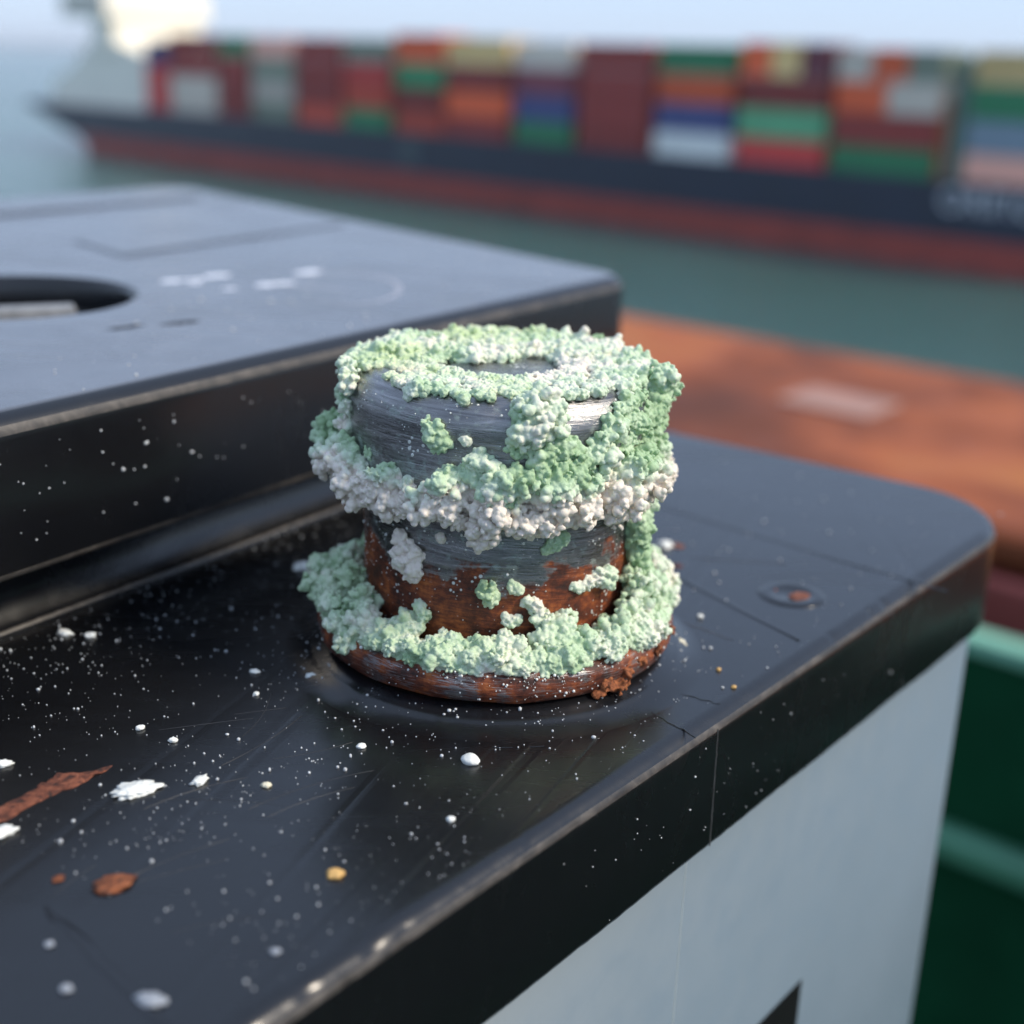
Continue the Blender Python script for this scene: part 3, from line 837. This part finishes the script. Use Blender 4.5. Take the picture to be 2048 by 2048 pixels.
# single lumps on the cap and on the stem: (angle, height, radius from axis, size, spread)
def lump(parts, mat):
    b = np.array(parts, float); C, Rr = grow(cyl_pt(b[:, 0], b[:, 1], b[:, 2]), cyl_n(b[:, 0]), b[:, 3], 34, 6)
    fuse("crust_lump", C, Rr, mat, post, .07)
lump([(12, 23.9, 12.7, 1.35), (10, 22.6, 12.9, 1.2), (16, 23.1, 12.9, 1.3), (15, 24.6, 12.2, 1.2), (8, 24.6, 12.1, .8), (19, 24.2, 12.5, .9)], C_MIX)
lump([(-23.5, 22.6, 12.6, .75), (-20.5, 21.6, 12.7, .75), (-22, 22.0, 12.8, .8)], C_GREEN)
lump([(-4, 19.6, 13.0, 1.25), (-7, 20.2, 12.8, .9), (-1, 18.6, 13.4, 1.3), (2, 17.9, 13.6, 1.0), (-11, 19.2, 12.9, .7)], C_GREEN)
lump([(14, 20.6, 12.9, 1.05), (18.5, 21.6, 12.9, 1.0), (23, 21.4, 12.9, .9), (27, 20.4, 13.0, 1.05), (25, 19.4, 13.2, 1.1), (14, 19.3, 13.2, 1.0), (19, 18.4, 13.6, 1.1)], C_GREEN)
lump([(37, 21.6, 12.8, .95), (38, 20.6, 13.0, 1.1), (32, 20.6, 12.8, .8), (43, 22.4, 12.9, 1.0)], C_GREEN)
lump([(5, 21.6, 12.6, .55), (7, 21.1, 12.6, .45)], C_GREEN)
lump([(-11, 21.9, 12.6, .32)], C_MIX)
lump([(-13, 24.9, 11.9, .4), (-33, 25.0, 11.2, .8), (-35, 24.7, 11.6, .6)], C_TOP)
lump([(-37, 11.6, 11.6, 1.1), (-40, 12.6, 11.5, .75), (-35, 10.6, 11.5, 1.0), (-33.5, 11.6, 11.6, .8), (-39, 10.8, 11.5, .8), (-36, 9.8, 11.4, .55)], C_WHITE)
lump([(-22, 13.5, 11.4, .33)], C_WHITE)
lump([(23, 13.3, 11.5, .6), (26, 13.8, 11.6, .6), (20, 12.9, 11.5, .35)], C_GREEN)
lump([(-3, 9.6, 11.5, .7), (-1, 8.9, 11.5, .55), (-5, 9.4, 11.4, .4)], C_BASE)
lump([(7.5, 9.8, 11.4, .42), (9.5, 9.6, 11.4, .35)], C_BASE)
lump([(6, 6.9, 11.4, .42), (9, 7.1, 11.4, .4), (4.5, 7.4, 11.3, .25)], C_BASE)
lump([(36, 9.2, 11.4, .45), (40, 9.4, 11.5, .5), (46, 9.8, 11.6, .7), (50, 9.4, 11.8, .8), (33, 9.4, 11.4, .3)], C_BASE)
# a streak hanging down the right side
b = [(74 + 3 * math.sin(i), 16.2 - i * .9, 12.3 + .25 * math.sin(i * 1.7), 1.15 - i * .035) for i in range(12)]
lump(b, C_GREEN)

# base crust lying on the flange: high at the back and sides, low in front
n = 210; th = U(-180, 180, n); r = 11.6 + 3.9 * np.sqrt(U(0, 1, n)); side = np.clip((np.abs(th) - 25) / 60, 0, 1)
r = np.where(np.abs(th) < 52, np.minimum(r, 14.2), np.where(th > 0, np.minimum(r, 14.5), np.minimum(r, 14.6)))
z = 4.2 + U(0, 1, n) * (.5 + 1.5 * side) * np.clip((16.6 - r) / 2.5, .4, 1)
C1, R1 = clumps(th, z, r, np.clip(np.exp(RNG.normal(-.22, .3, n)), .4, 1.5) * (1 + .15 * side), .9, 6)
n = 160; th = U(-180, 180, n); Cx, Rx = grow(cyl_pt(th, 4.45, 11.5 + 3.2 * np.sqrt(U(0, 1, n))), np.tile([0, 0, 1.], (n, 1)), U(.25, .5, n), 12, 3)
C1, R1 = np.concatenate([C1, Cx]), np.concatenate([R1, Rx])
b = np.array([(20, 5.2, 12.6, 1.2), (24, 5.6, 12.6, 1.3), (28, 6.6, 12.0, 1.0), (19, 7.2, 11.8, .8), (16, 8.2, 11.6, .6), (13, 8.6, 11.5, .45), (32, 5.2, 13.4, 1.2), (24, 4.8, 14, 1.1), (-4, 5.2, 13.2, .9), (1, 5.0, 13.8, .9), (5, 4.6, 14.3, .95), (4, 5.5, 13.5, .8), (-20, 5.0, 13.4, .9), (-12, 4.8, 14, .8), (-35, 6.0, 12.4, .9), (-38, 5.2, 13.4, 1.1), (-60, 6.2, 12.7, 1.3), (-75, 7.0, 12.7, 1.35), (-90, 7.2, 12.8, 1.4), (-50, 5.5, 13.8, 1.2), (48, 5.6, 13.6, 1.4), (60, 6.4, 13.2, 1.4), (75, 7.2, 13.2, 1.45), (90, 7.4, 13.2, 1.4), (66, 8.2, 12.8, 1.2),
              (-28, 6.8, 11.8, .5), (-31, 7.4, 11.6, .45), (-18, 4.4, 14.4, .6), (-9, 4.2, 14.6, .5), (14, 4.6, 14, .8)])
C2, R2 = grow(cyl_pt(b[:, 0], b[:, 1], b[:, 2]), cyl_n(b[:, 0], .5), b[:, 3], 30, 5)
n = 16; th = U(-62, 55, n); C4, R4 = clumps(th, U(4.6, 5.8, n), U(11.9, 13.4, n), U(.6, 1.15, n), .6, 6)
fuse("base_crust", np.concatenate([C1, C2, C4]), np.concatenate([R1, R2, R4]), C_BASE, post)
# orange rust nodules where the flange meets the ring
b = np.array([(37, 2.2, 15.3, .8), (41, 1.9, 15.6, .85), (35, 1.6, 15.3, .45), (45, 2.6, 15.4, .6), (33, 1.5, 15.2, .3), (52, 3.0, 15.4, .6), (60, 3.2, 15.4, .6), (75, 3.4, 15.4, .6)])
C2, R2 = grow(cyl_pt(b[:, 0], b[:, 1], b[:, 2]), cyl_n(b[:, 0], .2), b[:, 3] * .8, 12, 3); fuse("rust_nodule", C2, R2, RUST_O, post, .12)
# fine salt grains sticking to the bare metal
n = 420; th = np.concatenate([RNG.normal(-68, 14, 160), U(-95, 95, 260)]); z = np.where(RNG.random(n) < .45, U(19.5, 24.5, n), U(4.8, 15, n)); rad = np.where(z > 16.4, 12.62, 11.45)
Cs = cyl_pt(th, z, rad); Rs = np.exp(RNG.normal(-2.95, .5, n)); Rs = np.clip(Rs, .03, .22)
n = 260; th = np.concatenate([RNG.normal(12, 14, 130), U(-80, 80, 130)]); Cs2 = cyl_pt(th, U(2.0, 4.2, n), 15.35); Rs2 = np.clip(np.exp(RNG.normal(-2.9, .5, n)), .03, .22)
V, F = spheres(np.concatenate([Cs, Cs2]), np.concatenate([Rs, Rs2])); me = mesh_np("salt_grains", V * MM, F)
me.polygons.foreach_set("use_smooth", [True] * len(me.polygons))
tag(link("salt_grains", me, FLAKE, post), kind="stuff")

# ------------------------------------------------------------------ marks and moulding on the lid
# (lid surface points, mm)
def seg(a, b, n=12, wobble=.0):
    a, b = Vector(a), Vector(b); out = []
    for i in range(n + 1):
        p = a.lerp(b, i / n); out.append((p.x + wobble * mnoise.noise(Vector((i * .6, a.x, 1))), p.y + wobble * mnoise.noise(Vector((i * .6, a.y, 5)))))
    return out
for pts, wd, th in ((seg((14.5, 43.5), (45, 15.5), 20), .8, .06), (seg((15.4, 21.5), (27.5, 2.4), 16), .8, .09), (seg((-26, -40.5), (-15, -52), 14, .4), .9, .08),
                    (seg((11.2, -10.6), (16.0, -16.6), 14, .5), .22, .05), (seg((14.6, -8.7), (18.2, -10.6), 10, .6), .18, .04)):
    ribbon("mould_line", pts, wd, 0, th, BLACK, lid)
# hairline crack running down the lid's front face
bm = bmesh.new(); prev = None
for i, z in enumerate(np.linspace(-1.0, -11.9, 24)):
    a = 1.0 + .12 * mnoise.noise(Vector((i * .7, 1, 1))) + (z + 1) * -.03
    q = [bm.verts.new(on_front(a + k, z, FO + h)) for k, h in ((-.09, -.02), (-.04, .035), (.04, .035), (.09, -.02))]
    if prev:
        for j in range(3): bm.faces.new((prev[j], q[j], q[j + 1], prev[j + 1]))
    prev = q
bmesh.ops.recalc_face_normals(bm, faces=bm.faces)
SCRATCH = mat_plain("pale_scratch", (.045, .047, .05), .5, .3, 900)
from_bm("crack_line", bm, SCRATCH, lid)
# fine pale scratches
for i in range(18):
    x, y = random.uniform(-30, -6), random.uniform(-44, -6)
    if math.hypot(x, y) < 19 or FN.x * x + FN.y * y > FO - 5: continue
    a = R(random.gauss(38, 22)); L = random.uniform(3, 10); bend = random.uniform(-.25, .25)
    pts = [(x + math.cos(a + bend * t) * L * t, y + math.sin(a + bend * t) * L * t) for t in np.linspace(0, 1, 12)]
    if any(FN.x * px + FN.y * py > FO - 2.5 or math.hypot(px, py) < 18.6 for px, py in pts): continue
    ribbon("scratch", pts, random.uniform(.04, .10), 0.004, .008, mat_plain("faint_scratch", (.02, .021, .024), .45, .3, 900) if i == 0 else bpy.data.materials["faint_scratch"], lid)
ribbon("scratch", seg((20, 23), (30, 22), 10, .5), .5, .004, .02, bpy.data.materials["faint_scratch"], lid)
ribbon("scratch", seg((17, 6), (21.5, 2), 10, .5), .5, .004, .02, bpy.data.materials["faint_scratch"], lid)
# dimple with rust beside the terminal, on the right
o = from_bm("dimple", lathe([(3.4, -.1), (3.3, .03), (2.9, .16), (2.3, .20), (1.9, .12), (1.6, .02), (.01, .015)], 48), BLACK, lid); o.location = (28.9 * MM, 13.4 * MM, 0)
def patch(name, pts, z, th, mat, parent, rag=.25, n=6, seed=1):
    """flat ragged patch with a real thickness; pts CCW outline in mm"""
    out = []
    for i in range(len(pts)):
        a, b = Vector(pts[i]), Vector(pts[(i + 1) % len(pts)])
        for k in range(n):
            p = a.lerp(b, k / n); q = Vector((p.x, p.y, seed))
            out.append((p.x + rag * mnoise.noise(q * 2.1), p.y + rag * mnoise.noise(q * 2.1 + Vector((9, 4, 2)))))
    cx = sum(p[0] for p in out) / len(out); cy = sum(p[1] for p in out) / len(out)
    bm = bmesh.new(); rings = []
    for k, zz in ((1, z - .01), (.97, z + th * .7), (.85, z + th)):
        rings.append([bm.verts.new((cx + (x - cx) * k, cy + (y - cy) * k, zz + (.3 * th * mnoise.noise(Vector((x * 2, y * 2, k))) if k < 1 else 0))) for x, y in out])
    for a, b in zip(rings, rings[1:]):
        for i in range(len(a)): bm.faces.new((a[i], a[(i + 1) % len(a)], b[(i + 1) % len(a)], b[i]))
    bm.faces.new(rings[-1]); bmesh.ops.recalc_face_normals(bm, faces=bm.faces)
    o = from_bm(name, bm, mat, parent)
    return o
def blob_pts(cx, cy, rx, ry, rot, n=14):
    return [(cx + rx * math.cos(t) * math.cos(rot) - ry * math.sin(t) * math.sin(rot), cy + rx * math.cos(t) * math.sin(rot) + ry * math.sin(t) * math.cos(rot)) for t in np.linspace(0, 2 * math.pi, n, endpoint=False)]
patch("rust_patch", [(-34.5, -33.2), (-32.0, -31.6), (-30.6, -28.9), (-28.6, -26.6), (-26.9, -23.6), (-29.0, -24.9), (-30.4, -25.0), (-31.7, -28.0), (-33.4, -30.6)], 0, .10, RUST, lid, .40, 8, 2)
patch("rust_patch", blob_pts(29.6, 13.1, 1.3, .9, .6), .02, .08, RUST, lid, .3, 4, 3)
patch("rust_patch", blob_pts(27.2, 14.6, .55, .45, .3), .02, .08, RUST, lid, .25, 4, 4)
patch("rust_patch", blob_pts(19.0, 26.4, .9, .7, .3), 0, .10, RUST, lid, .3, 4, 5)
patch("rust_patch", blob_pts(18.4, 20.4, .6, .6, .3), 0, .06, mat_rust("dark_rust", .45), lid, .3, 4, 6)
# scuffs, chalk marks and panel steps on the raised cover
CHALK = mat_plain("chalk_mark", (.62, .66, .74), .8, .2, 900)
for cx, cy, rx, ry, rot in ((-42.9, 61.4, 1.6, 1.0, .9), (-40.6, 62.6, 1.5, .9, .6), (-38.3, 66.4, 1.9, 1.1, .7), (-39.9, 60.0, .8, .6, .2), (-34.6, 56.3, .9, .8, .2), (-30.8, 60.6, 1.8, 1.2, .8), (-29.0, 62.0, 1.4, .9, .8), (-27.3, 72.0, 2.2, 1.3, .9)):
    patch("chalk_mark", blob_pts(cx, cy, rx, ry, rot), 21.0, .06, CHALK, cover, .7, 4, cx)
loop = [(690 + 0, 0)]
LP = [(-29.5, 61.5), (-27.6, 66.5), (-25.5, 70), (-23.0, 72.2), (-20.6, 72.3), (-18.3, 71.0), (-15.8, 67.9), (-14.3, 63.4), (-13.9, 58.5), (-14.5, 54.1), (-16.0, 50.7), (-18.2, 48.9), (-20.8, 49.0), (-23.3, 50.8)]
FCHALK = mat_plain("faint_chalk", (.27, .29, .34), .7, .2, 900)
ribbon("chalk_mark", LP, 1.1, 21.0, .03, FCHALK, cover)
ribbon("chalk_mark", [(-29, 61), (-26, 60.5), (-23, 59.5), (-20, 58)], 1.2, 21.0, .03, FCHALK, cover)
SCUFF = mat_plain("dark_scuff", (.003, .003, .004), .75, .2, 900)
for cx, cy, rx, ry, rot in ((-40.2, 30.6, 2.3, .75, .85), (-35.2, 34.0, 2.4, .8, .75)): patch("dark_scuff", blob_pts(cx, cy, rx, ry, rot), 21.0, .02, SCUFF, cover, .5, 4, cx)
def step(name, pts, h, mat):
    bm = bmesh.new(); f = bm.faces.new([bm.verts.new((x, y, 21 - .05)) for x, y in pts])
    g = bmesh.ops.extrude_face_region(bm, geom=[f])
    vs = [v for v in g["geom"] if isinstance(v, bmesh.types.BMVert)]
    for v in vs: v.co.z = 21 + h
    bmesh.ops.recalc_face_normals(bm, faces=bm.faces)
    es = [e for e in bm.edges if all(v in vs for v in e.verts)]
    bmesh.ops.bevel(bm, geom=es, offset=.35, segments=4, profile=.5, affect='EDGES')
    return from_bm(name, bm, mat, cover, smooth=False)
step("raised_panel", [(-54.8, 80.7), (-29.5, 125.5), (-40, 139), (-66, 94)], .25, COVER)
step("raised_panel", [(-90, 120), (-63, 162), (-72, 172), (-100, 128)], .4, COVER)

# ------------------------------------------------------------------ loose flakes and grains, each one a thing
AMBER = mat_plain("amber_grain", (.62, .38, .13), .55, .2, 800, .0002)
BROWN = mat_rust("brown_flake", .95)
CREAMF = mat_plain("cream_grain", (.70, .66, .50), .6, .12, 900, .0002)
FL = [  # x, y, size, flat, elong, rot, mat, ragged, label
    (-1.3, -21.5, .58, .75, 1.25, -.5, FLAKE, .12, "smooth white grain alone on the black lid in front of the terminal"),
    (-24.5, -27.0, 1.0, .28, 1.5, .55, FLAKE, .42, "large ragged white salt flake beside the rust scrape"),
    (-20.2, -25.5, .42, .6, 1.5, .9, FLAKE, .6, "small ragged white crumb right of the large salt flake"),
    (-34.6, -24.1, .42, .6, 1.4, .4, FLAKE, .5, "white crumb on the lid above the rust scrape"),
    (-31.5, -33.0, .6, .4, 1.7, .9, FLAKE, .6, "white flake cut by the frame just below the rust scrape"),
    (-9.2, -36.3, .5, .5, 1.15, -.3, AMBER, .3, "amber yellow grain near the lid's front edge"),
    (-22.7, -38.1, .88, .22, 1.45, .5, BROWN, .3, "oval brown rust flake on the lower left of the lid"),
    (-26.2, -37.7, .32, .4, 1.3, .9, BROWN, .35, "small brown rust crumb left of the oval rust flake"),
    (-17.5, -48.6, .55, .4, 1.7, -.2, GREYF, .4, "blurred long pale grey flake nearest the camera"),
    (-22.4, -47.9, .32, .5, 1.1, 0, GREYF, .3, "blurred white grain left of the long near flake"),
    (-24.6, -44.1, .26, .5, 1.1, 0, GREYF, .3, "blurred white grain below the oval rust flake"),
    (-11.6, -44.1, .26, .5, 1.2, 0, GREYF, .3, "blurred white grain below the amber one"),
    (-9.5, -19.8, .30, .7, 1.2, .4, FLAKE, .3, "pointed white grain left of the smooth white grain"),
    (-19.6, 16.3, .75, .5, 1.35, .2, FLAKE, .4, "whitish crumb behind the terminal base on the left"),
    (-37.8, -1.2, .48, .5, 1.7, -.5, FLAKE, .4, "long white crumb beside the raised cover's foot"),
    (-35.4, -1.6, .42, .6, 1.2, .2, FLAKE, .4, "round white crumb beside the raised cover's foot"),
    (17.7, 26.2, .72, .5, 1.2, .3, FLAKE, .4, "white crumb touching a rust spot right of the terminal"),
    (15.4, 2.6, .0, .7, 1.5, .9, CREAMF, .3, ""),
    (16.4, .6, .50, .8, 1.7, -.9, CREAMF, .35, "cream crumb leaning against the ring right of the base"),
    (-14.9, -8.2, .42, .6, 1.4, .4, FLAKE, .5, "broken white crumb at the left foot of the terminal"),
    (-19.8, -7.7, .32, .6, 1.5, -.3, FLAKE, .3, "white grain left of the crumb at the terminal's foot"),
    (-26.5, -18.1, .30, .7, 1.2, .6, FLAKE, .25, "round white grain midway between salt flake and raised cover"),
    (-23.6, -19.8, .26, .7, 1.3, .3, FLAKE, .5, "small white crumb up from the large salt flake"),
    (-15.5, -25.8, .30, .6, 1.3, -.2, CREAMF, .3, "cream grain midway between salt flake and smooth white grain"),
    (-2.3, -29.5, .28, .7, 1.1, 0, FLAKE, .25, "white grain on the dark reflection near the front edge"),
    (14.5, -6.5, .30, .7, 1.5, -.6, FLAKE, .3, "white crumb on the lid right of the orange rust nodules"),
    (20.1, -7.7, .20, .8, 1.2, 0, AMBER, .2, "tiny amber grain near the lid's front edge right of the terminal"),
    (19.3, -4.4, .19, .8, 1.2, 0, AMBER, .2, "tiny amber grain farther from the edge right of the terminal"),
    (19.1, 7.0, .28, .8, 1.1, 0, FLAKE, .2, "white grain on the lid between terminal and dimple"),
    (-18.9, -11.8, .22, .8, 1.1, 0, FLAKE, .3, "small white grain below left of the terminal's foot"),
]
for i, (x, y, r, fl, el, rot, m, rag, lab) in enumerate(FL):
    if r == 0: continue
    bm = flake_bm(r, fl, i + 1, el, rot, rag, 4 if r > .6 else 3)
    o = from_bm("loose_flake" if r > .6 else "loose_grain", bm, m, None)
    o.location = (x * MM, y * MM, .01 * MM)
    tag(o, lab, "salt crumb" if m in (FLAKE, CREAMF, GREYF) else ("rust flake" if m == BROWN else "grain"), "loose crumbs lying on the lid")

# uncountable fine dust on lid, front face and raised cover
def dust():
    Cs, Rs, Ns = [], [], []
    def add(p, r): Cs.append(p); Rs.append(r)
    i = 0
    while i < 7500:
        a, d = random.uniform(-45, 70), random.uniform(.8, 58)
        x = Vector((math.cos(R(51.5)), math.sin(R(51.5)))) * a + Vector((FN.x, FN.y)) * (FO - d)
        i += 1
        if BN.x * x.x + BN.y * x.y < -34.5 or math.hypot(x.x, x.y) < 17.9 or RN.dot(x) > RO - 2: continue
        dens = .25 + .75 * max(0, mnoise.noise(Vector((x.x * .07, x.y * .07, 4))) + .45)
        if x.x > 14: dens *= .22
        if random.random() > dens: continue
        r = min(.16, math.exp(random.gauss(-3.2, .6))); add((x.x, x.y, r * .45 if d > 1.6 else -.2), r)
    for _ in range(380):          # crumbs fallen round the foot of the terminal
        t = random.uniform(0, 2 * math.pi); r_ = 15.2 + random.expovariate(.55)
        if r_ > 27: continue
        x, y = math.sin(t) * r_, -math.cos(t) * r_
        if FN.x * x + FN.y * y > FO - 2 or BN.x * x + BN.y * y < -34: continue
        u = min(1, max(0, (19.2 - r_) / 5)); zz = max(0, -.02 + 1.34 * (3 * u * u - 2 * u ** 3) ** 1.6)
        r = min(.2, math.exp(random.gauss(-2.95, .6))); add((x, y, zz + r * .4), r)
    for _ in range(60):
        a, z = random.uniform(-22, 62), random.uniform(-11.5, -1.8)
        if random.random() < .5: a = random.uniform(-14, 14)
        add(on_front(a, z, FO)[:], min(.2, math.exp(random.gauss(-3.1, .5))))
    for _ in range(75):
        a = random.gauss(-22, 20); z = random.uniform(8.5, 18)
        p = Vector((math.cos(R(56.55)), math.sin(R(56.55)))) * a; off = BN.dot(C0)
        add((p.x + BN.x * off, p.y + BN.y * off, z), min(.26, math.exp(random.gauss(-2.35, .45))))
    for _ in range(230):
        a = random.uniform(-20, 80); d = random.uniform(1, 45)
        p = Vector((math.cos(R(56.55)), math.sin(R(56.55)))) * a; off = BN.dot(C0) - d
        q = (p.x + BN.x * off, p.y + BN.y * off)
        if math.hypot(q[0] - HC[0], q[1] - HC[1]) < HR + 1: continue
        add((q[0], q[1], 21.02), min(.26, math.exp(random.gauss(-2.5, .5))))
    Cs, Rs = np.array(Cs), np.array(Rs)
    V, F = spheres(Cs, Rs, ICO1, RNG.uniform(.6, 1.2, (len(Cs), 3)))
    me = mesh_np("dust", V * MM, F); me.polygons.foreach_set("use_smooth", [True] * len(me.polygons))
    tag(link("dust", me, mat_plain("dust_grain", (.50, .52, .53), .7, .25, 2000)), "fine pale salt dust scattered over the black lid", "dust", kind="stuff")
dust()
